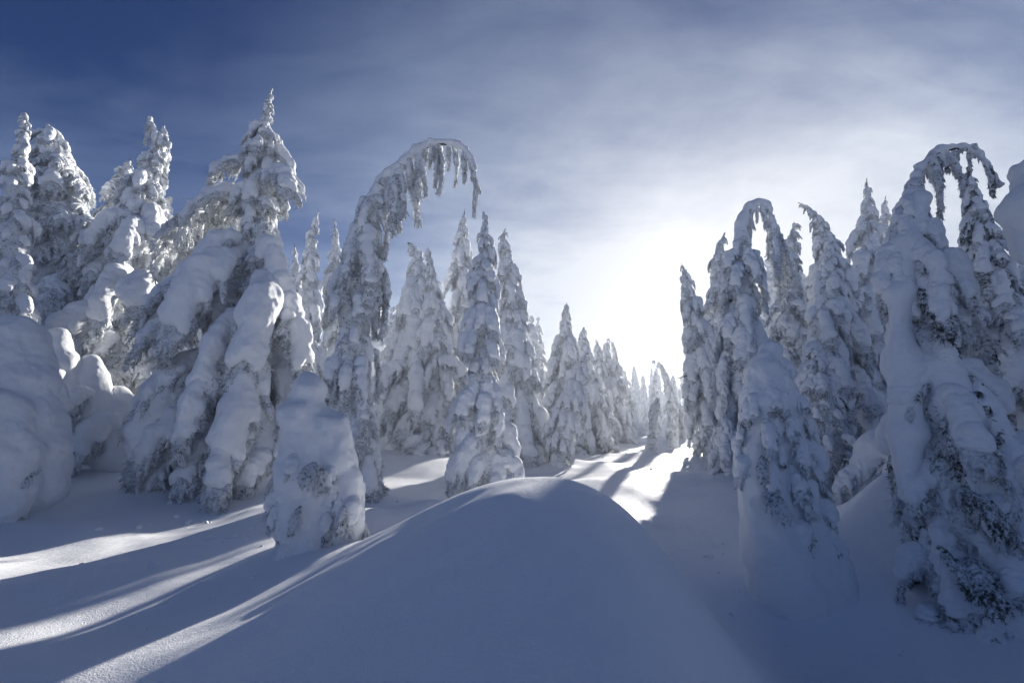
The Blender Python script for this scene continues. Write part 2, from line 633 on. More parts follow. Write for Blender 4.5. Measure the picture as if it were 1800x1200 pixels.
def add_bough(parent, origin, loc, az, S, proto, rng, sy=1.0, tilt=0.0, sz=1.0, snow=True, dark=False):
    b = bpy.data.objects.new('bough', proto['dark'] if dark else proto['fol'])
    COL.objects.link(b)
    b.parent = parent
    b.location = Vector(loc) - Vector(origin)
    b.rotation_euler = (tilt, rng.uniform(-.12, .12), az)
    b.scale = (S, S * sy, S * sz)
    if snow:
        c = bpy.data.objects.new('snow_cover', proto['snow'])
        COL.objects.link(c)
        c.parent = b
    return b


for lst in PROTO.values():
    for p in lst:
        d = p['fol'].copy()
        d.materials.clear(); d.materials.append(M_DARK)
        p['dark'] = d


def interp_path(pts, s):
    pts = np.asarray(pts)
    seg = np.linalg.norm(np.diff(pts, axis=0), axis=1)
    cum = np.concatenate([[0], np.cumsum(seg)]) / seg.sum()
    return np.stack([np.interp(s, cum, pts[:, i]) for i in range(pts.shape[1])], -1)


def smooth_path(pts, n=40):
    pts = np.asarray(pts, float)
    s = np.linspace(0, 1, n)
    q = interp_path(pts, s)
    for _ in range(3):
        q[1:-1] = (q[:-2] + 2 * q[1:-1] + q[2:]) / 4
    return q


def tube(path, rad, seg=8):
    path = np.asarray(path); n = len(path)
    T = np.gradient(path, axis=0); T /= np.linalg.norm(T, axis=1)[:, None]
    ref = np.array([0.0, 1.0, 0.0])
    A = np.cross(T, ref); A /= np.linalg.norm(A, axis=1)[:, None] + 1e-9
    B = np.cross(T, A)
    an = np.linspace(0, 2 * np.pi, seg, endpoint=False)
    V = (path[:, None, :] + (A[:, None, :] * np.cos(an)[None, :, None] + B[:, None, :] * np.sin(an)[None, :, None]) * np.asarray(rad)[:, None, None]).reshape(-1, 3)
    Q = []
    for i in range(n - 1):
        for j in range(seg):
            k = (j + 1) % seg
            Q.append((i * seg + j, i * seg + k, (i + 1) * seg + k, (i + 1) * seg + j))
    return V, Q


TREES = []


def tree(label, D, spine, hw, n, kinds, seed, cat='conifer', group=None, s0=0.03, core=0.42, bump=(0.5, 0.12),
         ridge=None, extra=(), dark=0.0, name='conifer_tree', bottom=True, cap=0.19, sfac=1.1, hang=None, coat=()):
    """spine: pixels from the foot up; hw: (share of height, half width in pixels); kinds: {kind: weight}"""
    TREES.append(dict(label=label, D=D, spine=spine, hw=hw, n=n, kinds=kinds, seed=seed, cat=cat, group=group, s0=s0, core=core,
                      bump=bump, ridge=ridge, extra=extra, dark=dark, name=name, sfac=sfac, cap=cap, hang=hang, coat=coat))
    x, y, z = P(spine[0][0], spine[0][1], D)
    hwm = hw[0][1] * mpp(spine[0][1], D)
    BUMPS.append((x, y, max(.35, hwm * 1.0), bump[1] if bump else 0))


def grow(t):
    rng = np.random.default_rng(t['seed'])
    D = t['D']
    pw = np.array([P(px, py, D) for px, py in t['spine']])
    g = gz(pw[0, 0], pw[0, 1])
    # seat the foot on the snow
    base = pw[0].copy()
    if base[2] > g - 0.15:
        pw = np.vstack([[base[0], base[1], g - 0.25], pw]) if base[2] - g > 0.2 else np.vstack([[base[0], base[1], g - 0.25], pw[1:]])
    else:
        pw[0, 2] = base[2]
    path = smooth_path(pw, 48)
    if t['hang']:
        kx = np.interp(np.linspace(0, 1, 48), np.linspace(0, 1, 13), rng.normal(0, 1, 13))
        kz = np.interp(np.linspace(0, 1, 48), np.linspace(0, 1, 13), rng.normal(0, 1, 13))
        am = mpp(t['spine'][-1][1], D) * 5.0 * np.linspace(0, 1, 48)
        path[:, 0] += kx * am
        path[:, 2] += kz * am * .8
    if not t['hang']:
        q = np.clip((np.linspace(0, 1, 48) - .84) / .16, 0, 1) ** 2
        path[:, 0] += q * rng.uniform(-.035, .035) * np.linalg.norm(path[-1] - path[0])
        path[:, 2] -= q * rng.uniform(0, .02) * np.linalg.norm(path[-1] - path[0])
    # depth wander so that the trunk is not in one plane
    H = np.linalg.norm(np.diff(path, axis=0), axis=1).sum()
    path[:, 1] += 0.03 * H * np.sin(np.linspace(0, 3.5, 48) + rng.uniform(0, 6)) * np.linspace(0, 1, 48)
    origin = np.array([path[0, 0], path[0, 1], g])
    root = empty(t['name'], origin)
    tag(root, t['label'], t['cat'], t['group'])
    m_pp = mpp(t['spine'][len(t['spine']) // 2][1], D)
    hs = np.array([h[0] for h in t['hw']]); hv = np.array([h[1] for h in t['hw']]) * m_pp * 0.92
    HW = lambda s: np.interp(s, hs, hv)
    ss = np.linspace(0, 1, 48)
    V, Q = tube(path, np.linspace(1, .08, 48) * (0.012 * H + 0.03), 7)
    link('trunk', mk_mesh('trunk', V - origin, Q, None, M_BARK), root)
    # inner mass of twigs
    cr = HW(ss) * t['core'] * (1 + rng.uniform(-.2, .2, 48)) * np.clip((1 - ss) * 6 + .45, 0, 1)
    cr = np.maximum(cr, 0.03)
    vox = max(0.03, D * 0.0034)
    V, Q = sdf_mesh(chain(path[2:], cr[2:]), vox, 0.06, [(2.2, .10 * float(cr.mean()) + .03), (6, .05), (14, .035)], t['seed'])
    link('inner_foliage', mk_mesh('inner_foliage', V - origin, Q, None, M_RIME if rng.random() > t['dark'] else M_DARK), root)
    if t['ridge']:
        a, b, r0, r1 = t['ridge']
        k = (ss >= a) & (ss <= b)
        rp = path[k] + np.array([0, 0, 1.0]) * (np.interp(ss[k], [a, b], [r0, r1]) * m_pp * .6)[:, None]
        rv = np.interp(ss[k], [a, b], [r0, r1]) * m_pp * (1 + rng.uniform(-.3, .3, k.sum()))
        V, Q = sdf_mesh(chain(rp, rv), max(.022, D * .0028), .05, [(4, .03), (12, .02)], t['seed'] + 3)
        link('snow_crest', mk_mesh('snow_crest', V - origin, Q, None, M_CAP), root)
    if t['coat']:
        pr = []
        for ch in t['coat']:
            pr += chain([P(a, b, D + c) for a, b, c, r in ch], [r * mpp(b, D) for a, b, c, r in ch])
        V, Q = sdf_mesh(pr, max(.022, D * .0032), .14, [(1.8, .05), (5, .03), (14, .01)], t['seed'] + 9)
        link('snow_coat', mk_mesh('snow_coat', V - origin, Q, None, M_CAP), root)
    # boughs, in loose whorls
    grid = np.linspace(t['s0'], 0.985, 400)
    w = 1.0 / (HW(grid) + 0.35 * hv.max())
    cdf = np.cumsum(w); cdf /= cdf[-1]
    kn = list(t['kinds']); kp = np.array([t['kinds'][k] for k in kn], float); kp /= kp.sum()
    N = int(t['n'] * t['sfac'])
    per = 7
    tier_f = rng.uniform(.62, 1.12, N // per + 2)
    hang = t['hang']
    for i in range(N):
        tier = i // per
        s = float(np.interp((tier * per + per * .5 + rng.normal(0, per * .22)) / N, cdf, grid))
        kd = kn[rng.choice(len(kn), p=kp)]
        az = i * 2 * math.pi / per + tier * 1.9 + rng.uniform(-.35, .35)
        hl = 0
        if hang and s >= hang[0][0]:
            hl = float(np.interp(s, [q[0] for q in hang], [q[1] for q in hang])) * m_pp
            kd = 'tassel'
        pr = PROTO[kd][rng.integers(len(PROTO[kd]))]
        loc = interp_path(path, np.array([s]))[0]
        push = 0.0
        if hl:
            if rng.random() < (.15 if s < .84 else .45):
                continue
            S = hl * (.22 + .95 * rng.random() ** 1.8)
        else:
            S = HW(s) / pr['ex']
            for _ in range(3):
                S = HW(max(0, s - 0.55 * S * pr['drop'] / H)) / pr['ex']
            tipr = S * pr['ex'] * tier_f[tier] * rng.uniform(.72, 1.12)
            S = min(S * rng.uniform(.75, 1.2), t['cap'] * H * rng.uniform(.7, 1.25))
            push = max(0.0, tipr - S * pr['ex'])
            if S * pr['ex'] > tipr:
                S = tipr / pr['ex']
            push = min(push, HW(s) * .75)
        loc = loc + np.array([math.cos(az), math.sin(az), 0]) * push
        room = (loc[2] - g + 0.15) / pr['drop']           # keep the tips from diving far under the snow
        sz = min(1.0, max(.45, room / S)) if S > 0 else 1
        dk = rng.random() < t['dark']
        add_bough(root, origin, loc, az, S, pr, rng, rng.uniform(.8, 1.2), rng.uniform(-.15, .15), sz, True, dk)
    for (px, py, dd, az, L, kd, sn) in t['extra']:
        pr = PROTO[kd][rng.integers(len(PROTO[kd]))]
        loc = P(px, py, D + dd)
        add_bough(root, origin, loc, R(az), L * mpp(py, D + dd), pr, rng, (rng.uniform(.9, 1.2) if kd != 'steep' else rng.uniform(.75, 1.05)) if kd != 'tassel' else 1.0, rng.uniform(-.2, .2), 1.0, sn, not sn)
    return root


MASSES = []


def mass(label, D, prims, seed, cat='conifer', name='buried_conifer', extra=(), k=0.16, noise=((1.6, .06), (4.5, .03), (14, .012)), bump=(.8, .12),
         vox=0.035, group=None, skirt=()):
    """a young tree wrapped in one smooth coat of snow: prims are chains of (px, py, depth offset, radius px)"""
    MASSES.append(dict(label=label, D=D, prims=prims, seed=seed, cat=cat, name=name, extra=extra, k=k, noise=noise, vox=vox, group=group, skirt=skirt))


def grow_mass(t):
    rng = np.random.default_rng(t['seed'])
    D = t['D']
    pr = []
    low = None
    for ch in t['prims']:
        pts = [P(px, py, D + dd) for px, py, dd, r in ch]
        rs = [r * mpp(py, D + dd) for px, py, dd, r in ch]
        if len(pts) == 1:
            pr.append((pts[0], rs[0], pts[0] + 1e-6, rs[0]))
        else:
            pr += chain(pts, rs)
        for p in pts:
            if low is None or p[2] < low[2]:
                low = p
    g = gz(low[0], low[1])
    origin = np.array([low[0], low[1], g])
    root = empty(t['name'], origin)
    tag(root, t['label'], t['cat'], t['group'])
    V, Q = sdf_mesh(pr, t['vox'], t['k'], list(t['noise']), t['seed'])
    link('snow_coat', mk_mesh('snow_coat', V - origin, Q, None, M_CAP), root)
    top = max((p[2] for p, *_ in pr))
    c0 = t['prims'][0]
    tp = smooth_path(np.array([P(a, b, D + c) for a, b, c, r in c0][::-1]), 8)
    V, Q = tube(tp, np.linspace(.07, .02, 8), 7)
    link('trunk', mk_mesh('trunk', V - origin, Q, None, M_BARK), root)
    for (ci, n, a, b, L, kinds) in t['skirt']:
        c0 = t['prims'][ci]
        cp = np.array([P(*q[:3][:2], D + q[2]) for q in c0])
        cr = np.array([q[3] * mpp(q[1], D) for q in c0])
        for q in range(n):
            f = a + (b - a) * (q + rng.random()) / n
            x = f * (len(c0) - 1)
            c = np.array([np.interp(x, np.arange(len(c0)), cp[:, j]) for j in range(3)])
            r = np.interp(x, np.arange(len(c0)), cr)
            az = math.radians(rng.uniform(150, 390))
            pp = PROTO[kinds[rng.integers(len(kinds))]]
            pp = pp[rng.integers(len(pp))]
            S = L * mpp(600, D) * rng.uniform(.7, 1.3)
            loc = c + np.array([math.cos(az), math.sin(az), 0]) * (r * rng.uniform(.86, 1.0) - S * pp['ex'] * .45)
            add_bough(root, origin, loc, az, S, pp, rng, rng.uniform(.9, 1.3), rng.uniform(-.2, .2), 1.0, rng.random() < .9, False)
    for (px, py, dd, az, L, kd, sn) in t['extra']:
        pp = PROTO[kd][rng.integers(len(PROTO[kd]))]
        loc = P(px, py, D + dd)
        add_bough(root, origin, loc, R(az), L * mpp(py, D + dd), pp, rng, 1.2, rng.uniform(-.15, .15), 1.0, sn, False)


# ------------------------------------------------------------------ the trees of the picture
FAN = {'fan': 5, 'frost': 2, 'lump': 1}
STEEP = {'steep': 5, 'lump': 1, 'frost': 1}
LUMP = {'lump': 6, 'steep': 2}
RIMEY = {'frost': 4, 'fan': 3, 'steep': 1}
ARCH = {'tassel': 3, 'steep': 4, 'lump': 1}

# left group
tree('tall slim conifer of round knobbly snow lumps at the far left edge of the clearing', 12.5,
     [(40, 820), (38, 560), (30, 420), (24, 320), (36, 240), (44, 180)],
     [(0, 60), (.35, 58), (.55, 44), (.75, 30), (.9, 15), (1, 5)], 110, {'lump': 7, 'frost': 1}, 11, cap=.10)
tree('broad rime-white conifer with a blunt tip behind the knobbly slim tree', 17,
     [(128, 775), (125, 520), (116, 330), (113, 219)],
     [(0, 100), (.4, 92), (.65, 78), (.85, 52), (.95, 24), (1, 6)], 130, RIMEY, 12)
tree('rimed conifer whose crooked top leans right and curls, left of the biggest tree', 16,
     [(215, 790), (222, 580), (232, 430), (248, 310), (272, 235), (262, 201)],
     [(0, 92), (.3, 90), (.55, 72), (.75, 48), (.9, 24), (1, 9)], 150, {'lump': 3, 'fan': 3, 'frost': 3}, 13, cap=.12,
     extra=((268, 215, 0, 0, 60, 'tassel', True), (262, 205, 0, 20, 50, 'tassel', True), (228, 480, -1.0, 275, 130, 'steep', True), (250, 500, -1.0, 310, 110, 'lump', True),
            (190, 560, -1.2, 240, 110, 'lump', True), (240, 390, -.6, 300, 100, 'steep', True), (225, 380, -.7, 230, 90, 'steep', True)))
tree('shorter rimed conifer tucked behind the left side of the crooked-topped tree', 19.5,
     [(195, 770), (200, 500), (207, 266)], [(0, 70), (.5, 55), (.8, 40), (1, 9)], 80, RIMEY, 14)
tree('drooping conifer mostly hidden between the crooked-topped tree and the biggest tree', 18.5,
     [(300, 770), (300, 560), (292, 400), (300, 345)], [(0, 60), (.5, 50), (.8, 34), (1, 10)], 70, {'fan': 3, 'steep': 3}, 15)
tree('biggest left tree with a pointed spire and wide heavy boughs sweeping to the snow', 13.2,
     [(392, 872), (418, 720), (440, 540), (455, 380), (470, 250), (482, 163)],
     [(0, 118), (.14, 118), (.36, 98), (.48, 84), (.58, 62), (.66, 46), (.76, 52), (.84, 38), (.93, 17), (1, 5)],
     105, {'fan': 5, 'steep': 2, 'frost': 1}, 16, core=.40, cap=.15, bump=(.5, .45),
     extra=((428, 345, .1, 178, 190, 'frost', True), (420, 340, -.2, 186, 120, 'fan', True),
            (428, 480, -.4, 202, 165, 'fan', True), (420, 420, -.5, 215, 130, 'steep', True), (415, 455, -.8, 262, 190, 'steep', True), (405, 470, -.7, 228, 175, 'steep', True),
            (455, 500, -.4, 340, 135, 'fan', True), (462, 430, -.4, 320, 140, 'steep', True), (465, 500, -.7, 305, 190, 'steep', True), (480, 540, -.4, 335, 150, 'steep', True),
            (402, 545, -.7, 212, 150, 'fan', True), (425, 560, -1.0, 275, 160, 'steep', True),
            (398, 640, -.9, 205, 165, 'fan', True), (362, 655, -1.1, 232, 190, 'steep', True), (400, 650, -1.5, 255, 150, 'steep', True),
            (460, 640, -.8, 280, 200, 'steep', True), (495, 650, -.3, 320, 150, 'steep', True), (465, 700, -.9, 275, 150, 'steep', True),
            (370, 720, -1.0, 230, 140, 'fan', True), (430, 740, -1.3, 265, 150, 'steep', True),
            (505, 710, -.3, 310, 140, 'steep', True), (400, 770, -1.0, 260, 110, 'fan', True), (340, 790, -.9, 235, 100, 'fan', True), (484, 310, -.1, 320, 95, 'fan', True), (450, 290, -.1, 205, 80, 'fan', True)))
tree('distant pointed conifer seen just right of the biggest tree', 25, [(545, 740), (547, 560), (548, 369)],
     [(0, 48), (.5, 40), (.8, 22), (1, 4)], 70, STEEP, 17)
tree('thin distant conifer behind the trunk of the arching tree', 27, [(594, 740), (594, 560), (594, 384)],
     [(0, 40), (.5, 32), (.8, 16), (1, 4)], 60, STEEP, 18)
tree('small far conifer poking out behind the right boughs of the biggest tree', 28, [(522, 740), (523, 560), (524, 425)],
     [(0, 40), (.5, 30), (.8, 18), (1, 4)], 50, STEEP, 19)
tree('arching conifer whose long bare-looking tip bends right in a hook against the sky', 11.0,
     [(640, 890), (618, 740), (622, 600), (640, 480), (655, 390), (685, 318), (730, 272), (775, 255), (815, 268), (838, 296), (845, 328)],
     [(0, 46), (.12, 52), (.3, 62), (.45, 60), (.55, 46), (.64, 32), (.72, 18), (.85, 11), (1, 5)], 120, ARCH, 20, cap=.13,
     hang=[(.66, 95), (.76, 85), (.85, 45), (1, 60)], ridge=(.5, .97, 14, 4), extra=((740, 268, 0, 330, 90, 'tassel', True), (770, 258, 0, 20, 85, 'tassel', True), (775, 258, .05, 200, 75, 'tassel', True),
            (800, 262, 0, 0, 60, 'tassel', True), (700, 305, -.1, 300, 110, 'tassel', True), (715, 290, 0, 340, 100, 'tassel', True)))
tree('broad conifer with a tip nodding left in the middle distance', 20,
     [(742, 808), (740, 640), (740, 500), (732, 445), (718, 420), (706, 418)],
     [(0, 78), (.2, 88), (.5, 72), (.66, 48), (.8, 28), (.92, 14), (1, 6)], 110, {'fan': 4, 'steep': 3, 'lump': 1}, 21)
tree('slimmer conifer with an upright tip against the right flank of the nodding one', 19.5,
     [(768, 808), (765, 640), (760, 520), (757, 436)], [(0, 50), (.5, 40), (.8, 20), (1, 5)], 80, {'fan': 3, 'steep': 3}, 22)
tree('tall narrow conifer behind the left side of the lumpy middle tree', 22, [(812, 775), (812, 560), (813, 368)],
     [(0, 48), (.5, 38), (.8, 24), (1, 6)], 90, STEEP, 23)
tree('slender lumpy conifer with stacked snow cushions just behind the big foreground drift', 10.7,
     [(850, 872), (848, 700), (848, 560), (850, 460), (857, 367)],
     [(0, 64), (.15, 66), (.35, 52), (.55, 40), (.72, 32), (.88, 17), (1, 7)], 115, {'lump': 6, 'steep': 3}, 24, cap=.15)
tree('dense conifer with a curled tip standing right behind the lumpy middle tree', 17.8,
     [(928, 838), (912, 680), (898, 540), (889, 450), (888, 420), (899, 407)],
     [(0, 52), (.3, 56), (.5, 48), (.75, 28), (.9, 14), (1, 5)], 115, STEEP, 25)
tree('far spire between the curled-tip conifer and the row by the meadow', 32, [(945, 775), (946, 660), (946, 556)],
     [(0, 34), (.5, 26), (.8, 12), (1, 3)], 55, STEEP, 26)
tree('full pointed conifer heading the row along the left of the meadow', 23.5, [(1000, 785), (995, 660), (992, 532)],
     [(0, 55), (.4, 46), (.75, 22), (1, 4)], 100, {'fan': 3, 'steep': 4}, 27)
tree('full conifer behind the leaning spire along the left of the meadow', 26, [(1045, 778), (1035, 680), (1022, 570)],
     [(0, 48), (.4, 40), (.75, 18), (1, 4)], 90, {'fan': 3, 'steep': 4}, 28)
tree('pale spire leaning right at the meadow edge before the row of conifers', 17,
     [(984, 812), (990, 750), (1003, 690), (1022, 640), (1042, 608)], [(0, 24), (.25, 34), (.55, 30), (.8, 14), (1, 4)], 75, STEEP, 29)
tree('tallest curl-tipped conifer of the far trio along the meadow', 31, [(1062, 768), (1056, 680), (1050, 596)], [(0, 34), (.5, 24), (.8, 12), (1, 4)], 60, STEEP, 30)
tree('straight-tipped conifer in the middle of the far trio along the meadow', 32, [(1072, 768), (1068, 680), (1065, 592)], [(0, 34), (.5, 24), (.8, 11), (1, 3)], 60, STEEP, 31)
tree('right-hand conifer of the far trio, sloping down toward the meadow', 33, [(1088, 766), (1083, 680), (1078, 598)], [(0, 32), (.5, 22), (.8, 11), (1, 3)], 60, STEEP, 32)
tree('stout shorter conifer closing the left row at the far end of the meadow', 36, [(1104, 762), (1102, 700), (1098, 648)], [(0, 26), (.5, 18), (.8, 10), (1, 3)], 45, STEEP, 33)
tree('little snow-plastered snag standing alone in the sunlit meadow', 22, [(1144, 798), (1146, 760), (1149, 722), (1158, 697)],
     [(0, 14), (.4, 10), (.8, 10), (1, 5)], 40, {'steep': 3, 'lump': 2}, 34, cat='snag', core=.7)
tree('thin plastered stub tree farther back in the meadow, right of the lone snag', 29, [(1184, 778), (1184, 735), (1178, 700)],
     [(0, 11), (.5, 12), (.8, 12), (1, 6)], 40, {'steep': 3, 'lump': 2}, 35, cat='snag', core=.7)
tree('far conifer with a hooked tip pointing left above the meadow', 37, [(1188, 762), (1182, 700), (1170, 655), (1160, 636), (1150, 632)],
     [(0, 26), (.4, 20), (.7, 11), (1, 4)], 55, STEEP, 36)
tree('far straight spire beside the hook-tipped tree above the meadow', 40, [(1152, 760), (1151, 700), (1150, 652)], [(0, 20), (.5, 14), (.8, 8), (1, 3)], 40, STEEP, 37)
# right group
tree('slim backlit conifer bowed left at the near end of the right wood', 21,
     [(1262, 815), (1250, 720), (1230, 590), (1212, 500), (1200, 465), (1192, 456)],
     [(0, 46), (.3, 44), (.55, 36), (.8, 20), (.93, 9), (1, 4)], 110, STEEP, 40)
tree('low lumpy young conifer at the foot of the slim backlit tree by the meadow', 14.5,
     [(1282, 860), (1278, 790), (1272, 725)], [(0, 36), (.5, 36), (.8, 22), (1, 8)], 50, {'lump': 3, 'steep': 3}, 39, cap=.4)
tree('backlit conifer with a blunt spire right where the sun shines through', 26, [(1276, 800), (1266, 600), (1257, 408)],
     [(0, 48), (.5, 38), (.8, 25), (1, 7)], 90, RIMEY, 41)
tree('arched-top conifer whose bent crown hangs over to the right in the right wood', 15,
     [(1312, 850), (1304, 690), (1300, 540), (1298, 430), (1308, 375), (1330, 352), (1348, 372), (1358, 420)],
     [(0, 58), (.3, 56), (.5, 46), (.68, 26), (.82, 12), (1, 7)], 130, {'steep': 4, 'lump': 2, 'tassel': 1}, 42, hang=[(.72, 75), (.85, 60), (1, 100)], ridge=(.68, .97, 10, 6))
tree('conifer with a small round tip right behind the arched-top tree', 20, [(1400, 830), (1398, 620), (1388, 392)],
     [(0, 60), (.5, 48), (.8, 28), (1, 8)], 100, FAN, 43)
tree('heavy conifer with its tip nodding left in the thick of the right wood', 16.5,
     [(1480, 860), (1474, 680), (1455, 500), (1440, 405), (1428, 366), (1412, 356)],
     [(0, 70), (.35, 66), (.6, 46), (.82, 22), (.93, 11), (1, 5)], 130, {'fan': 3, 'steep': 3, 'lump': 2}, 44)
tree('stocky round-shouldered conifer in front of the nodding tree of the right wood', 14.5,
     [(1420, 850), (1440, 700), (1458, 540), (1468, 415)], [(0, 60), (.4, 56), (.7, 40), (.9, 22), (1, 8)], 100, {'lump': 4, 'steep': 3}, 45)
tree('tall spire with hooked tip standing left of the right foreground arch', 19.5,
     [(1535, 850), (1528, 620), (1518, 430), (1510, 350), (1498, 320)], [(0, 64), (.5, 50), (.78, 28), (.92, 12), (1, 5)], 110, {'fan': 3, 'steep': 3}, 46)
tree('far spire tucked against the left edge of the right foreground arch', 24, [(1560, 820), (1555, 560), (1548, 338)],
     [(0, 50), (.5, 40), (.8, 20), (1, 5)], 70, STEEP, 47)
tree('shaggy low conifer with dark needles behind the hunched young tree', 11.5,
     [(1455, 870), (1450, 800), (1440, 700), (1432, 610)], [(0, 70), (.4, 66), (.7, 44), (1, 12)], 75, {'fan': 3, 'lump': 2, 'frost': 1}, 48, dark=.35)
tree('big foreground conifer on the right bent over in an arch with a drooping tip', 6.0,
     [(1672, 1120), (1668, 930), (1655, 740), (1625, 560), (1605, 430), (1606, 340), (1632, 280), (1680, 248), (1724, 236), (1762, 254), (1784, 306)],
     [(0, 72), (.12, 86), (.3, 92), (.45, 74), (.56, 66), (.64, 58), (.72, 30), (.88, 9), (1, 5)], 140, {'steep': 5, 'lump': 3, 'tassel': 1}, 50,
     dark=.3, hang=[(.73, 80), (.78, 45), (1, 55)], ridge=(.5, .98, 14, 4),
     coat=[[(1618, 350, 0, 14), (1594, 430, .02, 18), (1582, 520, .0, 20), (1586, 640, -.02, 22), (1594, 760, -.02, 22), (1592, 850, 0, 13)],
           [(1660, 640, -.2, 24), (1690, 720, -.3, 34), (1740, 780, -.25, 32), (1790, 850, -.1, 36), (1800, 980, 0, 44)]], extra=((1640, 292, 0, 340, 80, 'tassel', True), (1668, 272, 0, 320, 70, 'tassel', True),
     (1690, 860, -.45, 270, 90, 'fan', False), (1700, 980, -.45, 250, 90, 'fan', False), (1650, 960, -.45, 280, 80, 'steep', False), (1720, 900, -.45, 300, 80, 'fan', False)))
tree('dark-needled slope-sided conifer behind the right foreground arch', 8.6,
     [(1800, 820), (1775, 650), (1736, 500), (1700, 380), (1666, 302)], [(0, 85), (.4, 78), (.7, 48), (.9, 22), (1, 8)], 110, {'fan': 4, 'steep': 3}, 51, dark=.4)
tree('second dark conifer farther back between the arch and the right edge', 11.5,
     [(1740, 800), (1738, 620), (1735, 480), (1728, 370)], [(0, 80), (.5, 70), (.8, 36), (1, 8)], 90, {'fan': 3, 'steep': 3}, 52, dark=.5)
tree('conifer cut by the right edge of the view behind the arch', 10.5,
     [(1850, 820), (1840, 600), (1815, 430), (1800, 360)], [(0, 110), (.5, 80), (.8, 40), (1, 8)], 80, {'fan': 3, 'steep': 3}, 53, dark=.3)

# young trees wrapped in snow
mass('huge smooth snow-wrapped tree bulging at the left edge in front of the knobbly slim one', 9.8,
     [[(18, 612, 0, 48), (24, 690, -.1, 64), (44, 765, -.1, 55), (50, 860, 0, 46)], [(-20, 640, -.2, 70), (-30, 780, 0, 90), (-30, 880, 0, 80)],
      [(66, 690, 0, 32), (86, 780, 0, 22), (84, 868, 0, 20)], [(0, 720, -.8, 40), (10, 800, -.85, 44), (5, 880, -.8, 40)]], 60, k=.08, noise=((1.0, .12), (2.8, .07), (9, .025), (20, .01)), skirt=((0, 9, .5, 1.0, 80, ('lump', 'steep')),),
     extra=((48, 815, -.62, 270, 45, 'fan', False), (60, 822, -.58, 290, 40, 'fan', False), (12, 700, -.7, 230, 60, 'fan', False)))
mass('hunched smooth snow-wrapped young tree left of the big foreground drift', 6.6,
     [[(548, 684, 0, 26), (538, 740, 0, 42), (540, 830, 0, 50), (552, 915, 0, 54), (552, 985, 0, 60)],
      [(578, 750, 0, 32), (596, 850, 0, 34), (606, 930, 0, 36)], [(522, 730, -.12, 28), (516, 820, -.14, 28), (520, 920, -.1, 36)]], 61, k=.08, noise=((1.8, .06), (5, .045), (13, .022), (30, .008)),
     skirt=((0, 30, .45, 1.0, 44, ('lump', 'steep', 'lump')), (1, 16, .35, 1.0, 46, ('steep', 'lump')), (2, 10, .4, 1.0, 42, ('steep', 'lump'))),
     extra=((552, 812, -.44, 270, 50, 'fan', False), (566, 822, -.42, 290, 45, 'steep', False), (528, 890, -.46, 250, 45, 'steep', False), (604, 890, -.34, 300, 45, 'steep', False)))
mass('hunched snow-wrapped young tree in the hollow on the right', 6.9,
     [[(1352, 618, 0, 18), (1345, 655, 0, 30), (1338, 710, 0, 36), (1336, 790, 0, 36), (1348, 880, 0, 40), (1365, 960, 0, 56), (1385, 1030, 0, 66)],
      [(1372, 690, 0, 28), (1392, 800, 0, 26), (1402, 900, 0, 38), (1432, 985, -.05, 44), (1450, 1050, -.1, 46)]], 62, k=.12, noise=((1.8, .05), (5, .035), (13, .018)),
     skirt=((0, 26, .08, .66, 52, ('steep', 'lump')), (1, 24, .0, .70, 58, ('steep', 'fan', 'lump'))),
     extra=((1345, 865, -.36, 270, 60, 'fan', False), (1338, 800, -.3, 250, 45, 'steep', False)))
mass('low snow dome of a bowed sapling left of the right foreground arch', 9.8,
     [[(1570, 765, 0, 24), (1545, 790, 0, 30), (1525, 850, 0, 28), (1515, 900, 0, 26)], [(1585, 800, 0, 28), (1575, 880, 0, 30)]], 63, k=.12,
     skirt=((0, 10, .0, .6, 80, ('steep', 'fan')), (1, 10, .0, .7, 70, ('steep', 'fan'))))
mass('snow-laden bough end of a near tree hanging in at the upper right edge', 5.0,
     [[(1905, 280, 0, 44), (1845, 312, 0, 44), (1822, 370, 0, 40), (1824, 430, 0, 30), (1830, 480, 0, 16)], [(1905, 280, 0, 50), (1960, 500, 0, 70), (1990, 1150, 0, 90)]], 64,
     noise=((2.5, .07), (7, .04), (20, .014)), vox=.025, skirt=((0, 12, .3, .95, 55, ('steep', 'lump')), (1, 44, .05, .95, 110, ('steep', 'lump', 'fan'))))
mass('smooth snow-wrapped tree at the lower right edge beside the arch', 5.4,
     [[(1800, 790, 0, 34), (1810, 900, 0, 50), (1820, 1020, 0, 64), (1830, 1130, 0, 76)]], 65, noise=((2.5, .05), (7, .03), (20, .012)), vox=.025,
     skirt=((0, 16, .0, .9, 80, ('steep', 'fan', 'lump')),))
for i, (lab, D, px, py, r, hgt) in enumerate((
        ('pointed snow cap over a shrub in the shade below the crooked-topped tree', 13.5, 160, 640, 30, 110),
        ('small snow hump peeking out right of the huge wrapped left tree', 13.0, 105, 590, 30, 150),
        ('wide low snow hump at the foot of the crooked-topped tree', 14.0, 205, 700, 40, 90),
        ('slumped snow-covered sapling at the right foot of the biggest tree', 12.3, 466, 730, 34, 150),
        ('tiny snow mound between the boughs at the foot of the biggest tree', 12.0, 400, 815, 34, 45))):
    mass(lab, D, [[(px, py, 0, r * .55), (px - 4, py + hgt * .35, 0, r), (px + 6, py + hgt * .7, 0, r * 1.05), (px + 2, py + hgt * 1.0, 0, r * 1.1)]], 70 + i, name='snow_covered_shrub', cat='shrub',
         extra=((px, py + hgt * .5, -.2, 270, r * 2.2, 'lump', True), (px - 10, py + hgt * .8, -.35, 240, r * 2, 'fan', False)))

